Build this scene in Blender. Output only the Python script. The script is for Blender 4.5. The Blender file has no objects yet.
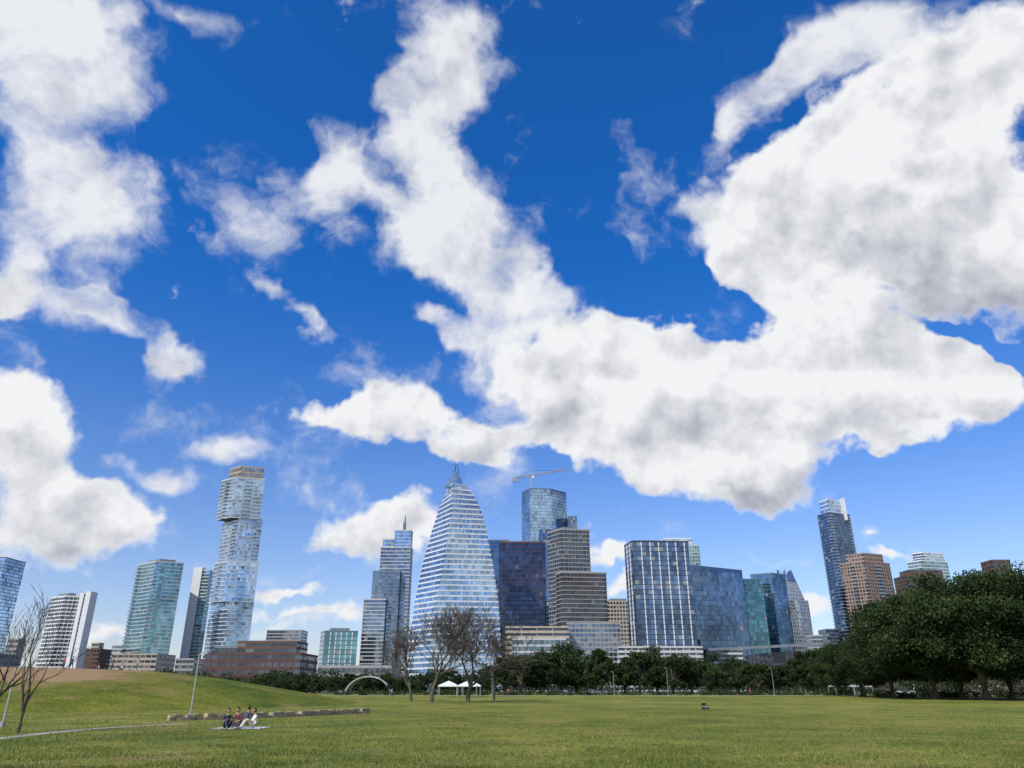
import bpy, math, random, bmesh
import numpy as np
from mathutils import Vector, Matrix
random.seed(11); np.random.seed(11)
SC=bpy.context.scene
SC.view_settings.view_transform='Standard'; SC.view_settings.look='None'; SC.view_settings.exposure=0
F=740.0; EYE=1.7; HOR=690.0
PIT=math.atan((HOR-384)/F); CP=math.cos(PIT); SP=math.sin(PIT)
# ---- survey helpers: bearing/elevation read off the photo + real distance D -> world metres
def at(u,v,D):
    x=(u-512)/F; y=(384-v)/F; t=D/(CP-y*SP)
    return (x*t, D, EYE+t*(SP+y*CP))
def gy(y):
    s=min(1,max(0,(y-60)/150)); return 0.5*s*s*(3-2*s)
def gp(u,v):
    x=(u-512)/F; y=(384-v)/F; k=-(SP+y*CP)/(CP-y*SP)
    D=EYE/k
    for _ in range(30): D=0.5*D+0.5*(EYE-gy(D))/k
    return (x*D/(CP-y*SP), D, gy(D))
def link(o): SC.collection.objects.link(o); return o

# ================= materials
def mat(name,col,rough=.8,metal=0.0,var=.15,scale=.5,bump=0.0,bscale=None,col2=None,spec=.5,trans=0):
    m=bpy.data.materials.new(name); m.use_nodes=True; nt=m.node_tree; b=nt.nodes['Principled BSDF']
    b.inputs['Roughness'].default_value=rough; b.inputs['Metallic'].default_value=metal
    b.inputs['Specular IOR Level'].default_value=spec
    tc=nt.nodes.new('ShaderNodeTexCoord'); n=nt.nodes.new('ShaderNodeTexNoise')
    n.inputs['Scale'].default_value=scale; n.inputs['Detail'].default_value=3
    nt.links.new(tc.outputs['Object'],n.inputs['Vector'])
    r=nt.nodes.new('ShaderNodeValToRGB'); r.color_ramp.elements[0].position=.32; r.color_ramp.elements[1].position=.68
    if col2 is None: c0=[c*(1-var) for c in col]; c1=[min(1,c*(1+var)) for c in col]
    else: c0=col; c1=col2
    r.color_ramp.elements[0].color=(*c0,1); r.color_ramp.elements[1].color=(*c1,1)
    nt.links.new(n.outputs['Fac'],r.inputs['Fac']); nt.links.new(r.outputs['Color'],b.inputs['Base Color'])
    if bump:
        n2=nt.nodes.new('ShaderNodeTexNoise'); n2.inputs['Scale'].default_value=bscale or scale*4; n2.inputs['Detail'].default_value=3
        nt.links.new(tc.outputs['Object'],n2.inputs['Vector'])
        bp=nt.nodes.new('ShaderNodeBump'); bp.inputs['Strength'].default_value=1; bp.inputs['Distance'].default_value=bump
        nt.links.new(n2.outputs['Fac'],bp.inputs['Height']); nt.links.new(bp.outputs['Normal'],b.inputs['Normal'])
    if trans:
        t=nt.nodes.new('ShaderNodeBsdfTranslucent'); mx=nt.nodes.new('ShaderNodeMixShader'); mx.inputs[0].default_value=trans
        nt.links.new(r.outputs['Color'],t.inputs['Color']); nt.links.new(b.outputs[0],mx.inputs[1]); nt.links.new(t.outputs[0],mx.inputs[2])
        nt.links.new(mx.outputs[0],nt.nodes['Material Output'].inputs['Surface'])
    return m
def glass(name,col,metal=.85,rough=.04,var=.4):
    return mat(name,col,rough,metal,var,.03,.3,.05)
G={}
def gset(key,col,metal=.88,light=(.45,.5,.52)):
    G[key]=[glass(key+'_glass',col,metal),glass(key+'_glass_tinted',[c*.72 for c in col],metal),
            glass(key+'_glass_pale',[min(1,c*1.28) for c in col],metal,.10),
            mat(key+'_blind',[c*.5 for c in light],.4,0,.2,1.0)]
gset('teal',(.16,.32,.36)); gset('blue',(.26,.39,.54)); gset('navy',(.05,.07,.12),.8,(.2,.2,.25))
gset('pale',(.38,.50,.62)); gset('grey',(.16,.21,.26)); gset('dark',(.07,.09,.11),.6,(.3,.29,.27)); gset('steel',(.11,.18,.29))
M_white=mat('white_painted_panel',(.66,.66,.66),.7,0,.05); M_offw=mat('pale_concrete',(.46,.46,.45),.8,0,.08)
M_sail=mat('silver_panel',(.52,.56,.59),.5)
M_conc=mat('concrete',(.30,.29,.28),.9,bump=.01); M_beige=mat('beige_stone',(.38,.32,.25),.85)
M_pink=mat('pinkish_brick',(.29,.20,.155),.9); M_red=mat('maroon_cladding',(.085,.035,.032),.7); M_dk=mat('dark_metal',(.035,.04,.045),.5)
M_grey=mat('grey_metal_panel',(.17,.19,.21),.5); M_bluegrey=mat('blue_grey_panel',(.10,.14,.19),.5); M_roof=mat('roof_membrane',(.28,.28,.27),.9)
M_brown=mat('brown_brick',(.12,.07,.05),.9); M_tealp=mat('teal_panel',(.07,.16,.18),.5)

# ================= mesh builder
class MB:
    def __init__(s): s.v=[]; s.f=[]; s.m=[]; s.mats=[]
    def mi(s,m):
        if m not in s.mats: s.mats.append(m)
        return s.mats.index(m)
    def poly(s,pts,m):
        n=len(s.v); s.v.extend(pts); s.f.append(tuple(range(n,n+len(pts)))); s.m.append(s.mi(m))
    def box(s,x0,x1,y0,y1,z0,z1,m,M=None):
        c=[(x0,y0,z0),(x1,y0,z0),(x1,y1,z0),(x0,y1,z0),(x0,y0,z1),(x1,y0,z1),(x1,y1,z1),(x0,y1,z1)]
        if M is not None: c=[tuple(M@Vector(p)) for p in c]
        n=len(s.v); s.v.extend(c); k=s.mi(m)
        for f in ((0,3,2,1),(4,5,6,7),(0,1,5,4),(1,2,6,5),(2,3,7,6),(3,0,4,7)): s.f.append(tuple(n+i for i in f)); s.m.append(k)
    def tube(s,pts,rad,sides,m,cap=True):
        k=s.mi(m); rings=[]; P=[Vector(p) for p in pts]
        for i,p in enumerate(P):
            d=(P[min(i+1,len(P)-1)]-P[max(i-1,0)])
            d=d.normalized() if d.length>1e-6 else Vector((0,0,1))
            a=d.cross(Vector((0,0,1))); 
            if a.length<.05: a=d.cross(Vector((1,0,0)))
            a.normalize(); b=d.cross(a); ring=[]
            for j in range(sides):
                t=2*math.pi*j/sides; q=p+rad[i]*(math.cos(t)*a+math.sin(t)*b)
                ring.append(len(s.v)); s.v.append(tuple(q))
            rings.append(ring)
        for i in range(len(rings)-1):
            for j in range(sides):
                s.f.append((rings[i][j],rings[i][(j+1)%sides],rings[i+1][(j+1)%sides],rings[i+1][j])); s.m.append(k)
        if cap: s.f.append(tuple(rings[-1])); s.m.append(k); s.f.append(tuple(reversed(rings[0]))); s.m.append(k)
    def mesh(s,name,o=(0,0,0)):
        me=bpy.data.meshes.new(name)
        v=np.array(s.v,dtype=float)-np.array(o)
        me.from_pydata(v.tolist(),[],s.f); 
        for m in s.mats: me.materials.append(m)
        me.polygons.foreach_set('material_index',s.m); me.update(); return me
    def obj(s,name,o=(0,0,0),smooth=False):
        me=s.mesh(name,o)
        if smooth: me.polygons.foreach_set('use_smooth',[True]*len(me.polygons))
        ob=bpy.data.objects.new(name,me); ob.location=o; return link(ob)

def offp(P,d):
    n=len(P); out=[]
    for i in range(n):
        a=Vector(P[i-1]); b=Vector(P[i]); c=Vector(P[(i+1)%n])
        e1=(b-a).normalized(); e2=(c-b).normalized()
        n1=Vector((e1.y,-e1.x)); n2=Vector((e2.y,-e2.x)); q=n1+n2
        q=q/max(.3,q.dot(n1)) if q.length>.01 else n1
        out.append((b.x+q.x*d,b.y+q.y*d))
    return out
def lerpP(A,B,t): return [(a[0]+(b[0]-a[0])*t,a[1]+(b[1]-a[1])*t) for a,b in zip(A,B)]
def S(g,fh=3.9,bw=3,sh=.25,ds=.15,dm=.12,mw=.2,band=None,mull=None,me=1,w=(60,23,12,5),balc=None,every=1,jit=.04):
    return dict(g=G[g],fh=fh,bw=bw,sh=sh,ds=ds,dm=dm,mw=mw,band=band or M_grey,mull=mull or band or M_grey,me=me,w=w,balc=balc,every=every,jit=jit)
def tower(mb,pf,z0,z1,st,roof=True,pent=None):
    nf=max(1,round((z1-z0)/st['fh'])); h=(z1-z0)/nf; base=pf(0); ne=len(base)
    nbs=[max(1,round((Vector(base[(k+1)%ne])-Vector(base[k])).length/st['bw'])) for k in range(ne)]
    for i in range(nf):
        za=z0+i*h; zb=za+h; P0=pf(i/nf); P1=pf((i+1)/nf)
        sh=st['sh'] if i%st['every']==0 else st['sh']*.25
        zs=za+sh*h; Ps=lerpP(P0,P1,sh); O0=offp(P0,st['ds']); Os=offp(Ps,st['ds'])
        for k in range(ne):
            k2=(k+1)%ne; A=Vector(P0[k]); B=Vector(P0[k2]); e=B-A
            if e.length<.2: continue
            n=Vector((e.y,-e.x)).normalized(); back=n.y>.3
            q=lambda p,z:(p[0],p[1],z)
            if sh>0:
                mb.poly([q(O0[k],za),q(O0[k2],za),q(Os[k2],zs),q(Os[k],zs)],st['band'])
                mb.poly([q(Os[k],zs),q(Os[k2],zs),q(Ps[k2],zs),q(Ps[k],zs)],st['band'])
                mb.poly([q(P0[k],za),q(P0[k2],za),q(O0[k2],za),q(O0[k],za)],st['band'])
            nb=1 if back else nbs[k]
            a0=Vector(Ps[k]);b0=Vector(Ps[k2]);a1=Vector(P1[k]);b1=Vector(P1[k2])
            for j in range(nb):
                s0=j/nb;s1=(j+1)/nb; J=[random.uniform(0,st['jit']) for _ in range(4)]
                p0=a0.lerp(b0,s0)+n*J[0];p1=a0.lerp(b0,s1)+n*J[1];p2=a1.lerp(b1,s1)+n*J[2];p3=a1.lerp(b1,s0)+n*J[3]
                g=random.choices(st['g'],st['w'])[0]
                mb.poly([q(p0,zs),q(p1,zs),q(p2,zb),q(p3,zb)],g)
                if not back and j>0 and j%st['me']==0 and st['mw']>0:
                    hw=e.normalized()*st['mw']/2; c0=a0.lerp(b0,s0);c1=a1.lerp(b1,s0);d=n*st['dm']; zt=zb-.01
                    mb.poly([q(c0-hw+d,zs),q(c0+hw+d,zs),q(c1+hw+d,zt),q(c1-hw+d,zt)],st['mull'])
                    mb.poly([q(c0-hw,zs),q(c0-hw+d,zs),q(c1-hw+d,zt),q(c1-hw,zt)],st['mull'])
                    mb.poly([q(c0+hw+d,zs),q(c0+hw,zs),q(c1+hw,zt),q(c1+hw+d,zt)],st['mull'])
            if st['balc'] and not back:
                for (b_a,b_b) in st['balc']:
                    ed=e.normalized(); L=e.length; pa=A+ed*L*b_a; pb=A+ed*L*b_b
                    for (o0,o1,y0,y1,mm) in ((st['ds']+.01,1.7,za+.02,za+.3,M_offw),(1.6,1.68,za+.3,za+1.3,G['pale'][1])):
                        c=[pa+n*o0,pb+n*o0,pb+n*o1,pa+n*o1]
                        lo=[q(x,y0) for x in c]; hi=[q(x,y1) for x in c]
                        mb.poly([lo[3],lo[2],hi[2],hi[3]],mm); mb.poly(hi,mm); mb.poly(lo[::-1],mm)
                        mb.poly([lo[0],lo[3],hi[3],hi[0]],mm); mb.poly([lo[2],lo[1],hi[1],hi[2]],mm)
    if roof:
        P=pf(1.0); O=offp(P,st['ds']); I=offp(P,-.5); zt=z1+1.3
        mb.poly([(p[0],p[1],z1) for p in P],M_roof)
        for k in range(ne):
            k2=(k+1)%ne; q=lambda p,z:(p[0],p[1],z)
            mb.poly([q(O[k],z1),q(O[k2],z1),q(O[k2],zt),q(O[k],zt)],st['band'])
            mb.poly([q(O[k],zt),q(O[k2],zt),q(I[k2],zt),q(I[k],zt)],st['band'])
            mb.poly([q(I[k2],z1),q(I[k],z1),q(I[k],zt),q(I[k2],zt)],st['band'])
        if pent:
            C=offp(P,-pent[0]); c=C
            for k in range(ne):
                k2=(k+1)%ne; q=lambda p,z:(p[0],p[1],z)
                mb.poly([q(C[k],z1),q(C[k2],z1),q(C[k2],z1+pent[1]),q(C[k],z1+pent[1])],M_grey)
            mb.poly([(p[0],p[1],z1+pent[1]) for p in C],M_roof)
def foot(uL,uR,v,D,dep=None,c=None,dl=18,dr=18):
    kL=at(uL,v,D)[0]/D; kR=at(uR,v,D)[0]/D
    if c is None:
        dep=dep or 28; xl,xr=kL*D,kR*D; W=xr-xl
        if xr<0:
            fl=min(-kR*dep,.4*W); dep=fl/-kR if -kR*dep>.4*W else dep; xr-=fl
        elif xl>0:
            fl=min(kL*dep,.4*W); dep=fl/kL if kL*dep>.4*W else dep; xl+=fl
        dep=max(dep,9)
        return [(xl,D),(xr,D),(xr,D+dep),(xl,D+dep)]
    xc=(kL+(kR-kL)*c)*D; L=(kL*(D+dl),D+dl); R=(kR*(D+dr),D+dr); N=(xc,D)
    return [N,R,(L[0]+R[0]-N[0],L[1]+R[1]-N[1]),L]
def block(mb,uL,uR,v,D,st,vb=None,pent=None,roof=True,**k):
    P=foot(uL,uR,v,D,**k); z1=at((uL+uR)/2,v,D)[2]; z0=0 if vb is None else at((uL+uR)/2,vb,D)[2]
    tower(mb,lambda t:P,z0,z1,st,roof,pent); return P,z1
def simple(name,*a,**k):
    mb=MB(); P,z=block(mb,*a,**k); c=(sum(p[0] for p in P)/4,sum(p[1] for p in P)/4,0); return mb.obj(name,c)

# ================= buildings, left to right
simple('glass_apartment_tower',-30,27,558,900,S('pale',band=M_bluegrey,sh=.2),dep=40)
mb=MB(); block(mb,52,82,597,700,S('dark',fh=3.4,bw=3,sh=.3,band=M_white,mull=M_offw,mw=.5,ds=.5,dm=.4),c=.45,dl=14,dr=5,pent=(3,4))
P=foot(80.5,98,593,698,dep=22); zt=at(90,593,698)[2]; yb=P[2][1]
x0,x1=P[0][0],P[1][0]; w3=(x1-x0)
mb.box(x0,x0+w3*.36,698,yb,0,zt,M_white); mb.box(x0+w3*.52,x1,698,yb,0,zt+1.5,M_white)
tower(mb,lambda t:[(x0+w3*.36,699),(x0+w3*.52,699),(x0+w3*.52,yb-1),(x0+w3*.36,yb-1)],0,zt-1,S('dark',fh=3.4,bw=4,sh=.3,band=M_offw,ds=.1))
mb.obj('white_slab_apartment_tower',(-395,705,0))
mb=MB(); block(mb,139,184,562,750,S('teal',fh=3.5,bw=3,sh=.2,band=M_offw,mull=M_tealp,ds=.2,balc=[(.0,.22)]),c=.38,dl=22,dr=12,pent=(5,4))
mb.obj('teal_residential_tower',(-320,765,0))
simple('beige_podium_building',112,176,655,720,S('dark',band=M_beige,sh=.5,fh=4.5,bw=5,mw=.6),dep=40)
mb=MB(); P=foot(194,206,568,800,dep=9); mb.box(P[0][0],P[1][0],800,P[2][1],0,at(199,567,800)[2],M_white)
block(mb,203.5,214,571,801,S('teal',sh=.35,band=M_offw,fh=3.4),dep=25); mb.obj('slim_white_tower',(-330,810,0))
# stacked-block tower
mb=MB()
st=S('blue',fh=3.5,bw=2.6,sh=.22,band=M_offw,mull=M_bluegrey,ds=.25,mw=.15,balc=[(.35,.62)],w=(50,22,24,4))
D=720
block(mb,211,254,602,D,st,c=.42,dl=14,dr=8,roof=True)
block(mb,215,259,562,D-2,st,vb=601.5,c=.30,dl=14,dr=8)
block(mb,224,263,518,D,S('blue',fh=3.5,bw=2.6,sh=.16,band=M_offw,mull=M_offw,ds=.2,balc=[(.7,.98)]),vb=561.8,c=.38,dl=14,dr=8)
block(mb,222.5,265,478,D-2,st,vb=517.6,c=.32,dl=14,dr=8)
block(mb,231,264.5,467,D,S('grey',fh=5.5,bw=2,sh=.3,band=M_beige,mull=M_beige,mw=.7,dm=.5),vb=477.7,c=.3,dl=10,dr=7)
mb.obj('stacked_block_skyscraper',(-215,735,0))
mb=MB(); block(mb,205,318,655,450,S('dark',fh=4,bw=4,sh=.45,band=M_red,mull=M_red,mw=.7,w=(60,30,6,4)),dep=40)
block(mb,238,308,643,458,S('dark',fh=4,bw=5,sh=.4,band=M_brown,mw=.5),vb=654.5,dep=25); block(mb,215,250,648,460,S('dark',band=M_grey),vb=655,dep=20)
mb.obj('maroon_office_building',(-145,470,0))
simple('distant_apartment_block',267,308,631,950,S('grey',band=M_conc,sh=.4,bw=4),dep=30)
mb=MB(); block(mb,321,358,632,700,S('teal',fh=3.8,bw=5,sh=.2,band=M_tealp,mull=M_white,mw=.8,dm=.5),c=.12,dl=20,dr=4,pent=(6,4)); mb.obj('teal_office_block',(-165,710,0))
# stepped tower
mb=MB(); st=S('grey',fh=3.5,bw=3,sh=.25,band=M_offw,mull=M_grey,ds=.35,w=(55,30,11,4))
st2=S('grey',fh=3.5,bw=3,sh=.2,band=M_grey,mull=M_grey,ds=.3)
block(mb,364,388,600,752,st,dep=14); block(mb,373,402,572,758,st2,dep=14); block(mb,381,413,548,764,st,dep=20)
block(mb,395,413,531,768,S('blue',fh=3.5,sh=.2,band=M_offw),dep=14); block(mb,383,396,540,770,S('blue',fh=3.5,sh=.2,band=M_offw),dep=12)
x,y,z=at(404.5,531,774); zt=at(404.5,515,774)[2]; mb.tube([(x,y,z-2),(x,y,(z+zt)/2),(x,y,zt)],[1.6,1.2,.3],8,M_grey)
x,y,z=at(401,531,772); mb.box(x-2,x+2,y,y+5,z,z+9,M_white)
mb.obj('stepped_residential_tower',(-105,775,0))
# sail
D=600
Lp=[(690,401),(675,402),(640,405),(600,410.5),(560,419),(530,427),(500,437),(478,447)]
Rp=[(690,503),(675,501),(640,500.5),(600,498),(560,492),(530,486),(510,481),(495,474),(486,466),(478,462)]
def prof(L): 
    a=sorted([(at(u,v,D)[2],at(u,v,D)[0]) for v,u in L]); return [p[0] for p in a],[p[1] for p in a]
LZ,LX=prof(Lp); RZ,RX=prof(Rp); ztop=at(455,478,D)[2]
def sail(t):
    z=t*ztop*.965; xl=np.interp(z,LZ,LX); xr=np.interp(z,RZ,RX); w=xr-xl; c=xl+w*(.24+.16*t)
    return [(c,D),(xr,D+6),(xr,D+42),(xl+4,D+42),(xl,D+26)]
mb=MB(); tower(mb,sail,0,ztop*.965,S('blue',fh=4.1,bw=2.6,sh=.33,band=M_sail,mull=M_sail,mw=.12,ds=.35,dm=.1,w=(40,30,26,4)))
zc0=ztop*.965; xa,xb=np.interp(zc0,LZ,LX),np.interp(zc0,RZ,RX)
tp=[at(447.5,478,D),at(454,469,D),at(458,470,D),at(463,483,D)]
pr=[(xa,zc0),(xb,zc0)]+[(p[0],p[2]) for p in tp[::-1]]
for yy,flip in ((D+6,0),(D+12,1)):
    q=[(p[0],yy,p[1]) for p in pr]; mb.poly(q if not flip else q[::-1],G['blue'][1])
for k in range(len(pr)):
    a=pr[k];b_=pr[(k+1)%len(pr)]; mb.poly([(a[0],D+6,a[1]),(a[0],D+12,a[1]),(b_[0],D+12,b_[1]),(b_[0],D+6,b_[1])],M_sail)
mb.tube([at(456,478,D+7),at(455,462,D+7)],[.6,.3],6,M_dk); mb.tube([at(461,484,D+7),at(457,464,D+7)],[.5,.3],6,M_dk)
mb.tube([at(453,470,D+7),at(461,482,D+7)],[.35,.35],6,M_dk)
mb.obj('sail_shaped_skyscraper',(-55,620,0))
# dark navy building
mb=MB()
block(mb,499,545,543,700,S('navy',fh=4,bw=3.2,sh=.12,band=M_red,mull=M_dk,mw=.25,w=(50,36,12,2)),dep=34,pent=(6,3)); block(mb,485,509,541,712,S('steel',fh=4,bw=3,sh=.15,band=M_bluegrey,mull=M_dk),dep=30); mb.obj('dark_glass_office_tower',(5,715,0))
# tall faceted glass tower with crane
mb=MB(); D=950
def facet(t):
    kl=at(522,488,D)[0]/D; kr=at(566,488,D)[0]/D
    return [((kl+(kr-kl)*.18)*D,D),((kl+(kr-kl)*(.62+.06*math.sin(t*9)))*D,D+3),(kr*(D+24),D+24),(kr*(D+24)-10,D+60),(kl*(D+20),D+50),(kl*(D+20),D+20)]
zt=at(545,489,D)[2]
tower(mb,facet,0,zt,S('blue',fh=4.2,bw=2.2,sh=.1,band=M_bluegrey,mull=M_bluegrey,mw=.12,w=(60,14,25,1)))
block(mb,566,577,517,960,S('steel',fh=4.2,bw=3,sh=.15,band=M_bluegrey),dep=40); block(mb,540,572,530,945,S('steel',fh=4.2,sh=.1,band=M_bluegrey),dep=12)
mb.obj('faceted_glass_skyscraper',(40,980,0))
M_crane=mat('crane_pale_steel',(.42,.40,.38),.6)
mb=MB()
def lattice(p,q,w,n,m):
    p=Vector(p);q=Vector(q);d=(q-p).normalized();a=d.cross(Vector((0,1,0))).normalized();b=d.cross(a)
    cs=[(a+b)*w,(a-b)*w,(-a-b)*w,(b-a)*w]
    for c in cs: mb.tube([p+c,q+c],[.24,.24],4,m)
    for i in range(n):
        s=p.lerp(q,i/n); e=p.lerp(q,(i+1)/n)
        for k in range(4): mb.tube([s+cs[k],e+cs[(k+1)%4]],[.14,.14],4,m)
cb=Vector(at(531,489,965)); ct=Vector(at(531,474,965)); lattice(cb,ct,1.0,7,M_crane)
lattice(Vector(at(513,478.5,965)),Vector(at(569,469,965)),.8,26,M_crane)
ap=Vector(at(531,470,965)); mb.tube([ct,ap],[.7,.3],5,M_crane); mb.tube([ap,Vector(at(556,471,965))],[.15,.15],4,M_dk); mb.tube([ap,Vector(at(515,478,965))],[.15,.15],4,M_dk)
x,y,z=at(515,479,965); mb.box(x-3,x+3,y-1.5,y+1.5,z-4,z,M_conc); x,y,z=at(533,477,965); mb.box(x-1.3,x+1.3,y-3,y,z-2,z+1,M_white)
mb.obj('tower_crane',tuple(cb))
# gridded brown/grey building
mb=MB(); st=S('dark',fh=3.6,bw=3.4,sh=.2,band=M_conc,mull=M_grey,mw=.4,ds=.4,dm=.25,w=(60,24,10,6))
block(mb,548,589,530,650,st,c=.3,dl=16,dr=4,pent=(6,4)); block(mb,556,606,573,640,S('dark',fh=3.6,bw=3.4,sh=.17,band=M_conc,mull=M_brown,mw=.5,ds=.4,w=(60,25,10,5)),c=.12,dl=12,dr=5)
block(mb,566,620,624,632,S('grey',fh=3.6,bw=3.4,sh=.3,band=M_conc,mw=.4),dep=14); mb.obj('gridded_apartment_tower',(55,665,0))
mb=MB(); block(mb,506,568,628,610,S('dark',fh=4,bw=12,sh=.5,band=M_beige,mw=.6,ds=.6),dep=40); block(mb,512,566,640,600,S('grey',fh=4.5,bw=4,sh=.3,band=M_offw),dep=9); mb.obj('beige_low_office_building',(10,620,0))
simple('beige_stone_office_building',603,631,602,820,S('dark',fh=4,bw=3.2,sh=.4,band=M_beige,mw=1,ds=.3,dm=.3),dep=35,pent=(4,4))
# white vertical panel tower
mb=MB(); block(mb,624,688,542,600,S('steel',fh=3.7,bw=3.6,sh=.12,band=M_dk,mull=M_white,mw=.75,dm=.6,me=2,ds=.2,w=(46,34,14,6)),c=.13,dl=22,dr=3,pent=(8,3))
block(mb,618,702,648,592,S('dark',fh=3.6,bw=5,sh=.5,band=M_offw,mw=.6,ds=.5),dep=6); mb.obj('white_framed_glass_tower',(95,615,0))
mb=MB(); block(mb,655,699,546,860,S('teal',fh=3.8,bw=3,sh=.18,band=M_offw,mull=M_white),dep=35)
block(mb,660,692,539,868,S('pale',fh=4,bw=3,sh=.2,band=M_white),dep=20,vb=547); mb.obj('pale_glass_apartment_tower',(200,880,0))
# slanted top dark glass
mb=MB(); P=foot(686,742,572,650,c=.14,dl=20,dr=6); z1=at(715,572,650)[2]
tower(mb,lambda t:P,0,z1,S('steel',fh=4,bw=2.4,sh=.08,band=M_bluegrey,mull=M_bluegrey,mw=.12,w=(64,25,10,1)),roof=False)
zz=[z1+6,z1+2.5,z1+4,z1+8]
for k in range(4):
    k2=(k+1)%4; mb.poly([(*P[k],z1),(*P[k2],z1),(*P[k2],zz[k2]),(*P[k],zz[k])],G['steel'][1])
mb.poly([(*P[k],zz[k]) for k in range(4)],M_white); mb.obj('slanted_roof_glass_tower',(170,660,0))
mb=MB(); block(mb,736,762,580,740,S('teal',fh=3.8,bw=3,sh=.12,band=M_tealp,w=(44,45,8,3)),c=.3,dl=15,dr=5); block(mb,750,785,574,760,S('steel',fh=3.8,bw=3,sh=.12,band=M_tealp),c=.6,dl=10,dr=12); mb.obj('teal_glass_office_tower',(225,760,0))
# crystalline crown tower
mb=MB(); D=900
P=foot(768,808,600,D,c=.45,dl=18,dr=18); zb=at(790,600,D)[2]; st=S('pale',fh=4,bw=2.6,sh=.22,band=M_offw,mull=M_white,mw=.3,w=(55,15,28,2))
tower(mb,lambda t:P,0,zb,st)
zc=at(776,567,D)[2]; cx=sum(p[0] for p in P)/4; cy=sum(p[1] for p in P)/4
tower(mb,lambda t:offp(P,-2-4*t),zb,zb+(zc-zb)*.55,st)
for k in range(4):
    k2=(k+1)%4; Q=offp(P,-6); a=Vector((*Q[k],zb+(zc-zb)*.55)); b=Vector((*Q[k2],a.z)); m=(a+b)/2
    for s,e in ((a,m),(m,b)):
        ap=Vector(((s.x+e.x)/2*.75+cx*.25,(s.y+e.y)/2*.75+cy*.25,zc)); ce=Vector((cx,cy,a.z))
        mb.poly([tuple(s),tuple(e),tuple(ap)],G['pale'][2]); mb.poly([tuple(e),tuple(ce),tuple(ap)],G['pale'][0]); mb.poly([tuple(ce),tuple(s),tuple(ap)],G['pale'][1])
mb.obj('crystal_crown_skyscraper',(cx,cy,0))
simple('low_office_block',818,838,630,900,S('grey',band=M_bluegrey),dep=25)
# tall dark-blue tower
mb=MB(); st=S('steel',fh=3.6,bw=3,sh=.2,band=M_bluegrey,mull=M_dk,ds=.25,balc=[(.0,.14),(.86,1.)],w=(50,32,12,6))
block(mb,817,849,513,900,st,c=.35,dl=18,dr=14); block(mb,819,844,500,904,S('blue',fh=4.5,bw=3,sh=.2,band=M_white,mull=M_white),vb=512,c=.35,dl=15,dr=12)
x,y,z=at(843,498,906); mb.box(x-1,x+1.5,y,y+10,at(843,520,906)[2],z,M_white)
mb.obj('dark_blue_residential_skyscraper',(330,915,0))
mb=MB(); block(mb,840,889,562,790,S('dark',fh=3.5,bw=3.4,sh=.35,band=M_pink,mull=M_pink,mw=1.1,ds=.3,dm=.25,balc=[(.4,.6)],w=(45,20,15,15)),c=.48,dl=20,dr=16)
block(mb,845,882,554,796,S('dark',band=M_pink,fh=4,sh=.5,mw=1.2),vb=562,c=.48,dl=14,dr=10); mb.obj('brick_residential_tower',(335,805,0))
mb=MB(); block(mb,893,930,576,850,S('dark',fh=4,bw=4,sh=.4,band=M_brown,mw=1),dep=30); block(mb,899,942,571,890,S('dark',band=M_brown,sh=.5),dep=20); mb.obj('brown_brick_office_building',(410,870,0))
mb=MB(); block(mb,907,947,561,950,S('teal',band=M_white,sh=.2,fh=4,bw=4),c=.35,dl=15,dr=12); block(mb,912,943,553,955,S('pale',band=M_white,sh=.25),vb=561,c=.35,dl=10,dr=9); mb.obj('pale_glass_hotel_tower',(470,965,0))
simple('brown_brick_apartment_building',980,1010,561,700,S('dark',band=M_brown,sh=.4,mw=1.2,bw=4),dep=25)
# low skyline bits
for (n,a,b,v,D,s) in (('warehouse_building',82,112,650,760,S('dark',band=M_brown,sh=.55,mw=1)),('brick_low_building',92,104,644,800,S('dark',band=M_beige,sh=.5)),('small_grey_building',8,26,640,600,S('dark',band=M_conc,sh=.5)),
    ('low_concrete_building',-40,22,655,560,S('dark',band=M_grey,sh=.5)),('low_concrete_building',112,132,646,850,S('grey',band=M_offw,sh=.4)),('parking_garage',700,742,650,640,S('dark',band=M_offw,sh=.45,fh=3.4,bw=8)),('stone_low_building',176,206,660,640,S('dark',band=M_conc,sh=.4)),
    ('low_office_block',640,690,640,700,S('grey',band=M_conc)),('low_office_block',806,822,636,840,S('grey',band=M_offw)),('brown_low_building',862,900,628,700,S('dark',band=M_brown,sh=.5)),('brown_low_building',940,1010,590,760,S('dark',band=M_pink,sh=.5,mw=1.2)),('lakeside_low_building',318,400,668,420,S('dark',band=M_conc,sh=.4))):
    simple(n,a,b,v,D,s,dep=30)
# wide-roof events hall
mb=MB(); block(mb,744,828,652,330,S('dark',fh=5,bw=6,sh=.2,band=M_conc,mull=M_offw,mw=.6),dep=40,roof=False)
a=at(738,650,326);b=at(834,645,326); 
v=[(a[0],322,a[2]),(b[0],322,b[2]),(b[0],375,b[2]+2),(a[0],375,a[2]+2)]; w=[(p[0],p[1],p[2]+1) for p in v]
mb.poly(w,M_bluegrey); mb.poly(v[::-1],M_bluegrey)
for k in range(4): mb.poly([v[k],v[(k+1)%4],w[(k+1)%4],w[k]],M_grey)
mb.obj('events_hall',(115,350,0))

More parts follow.
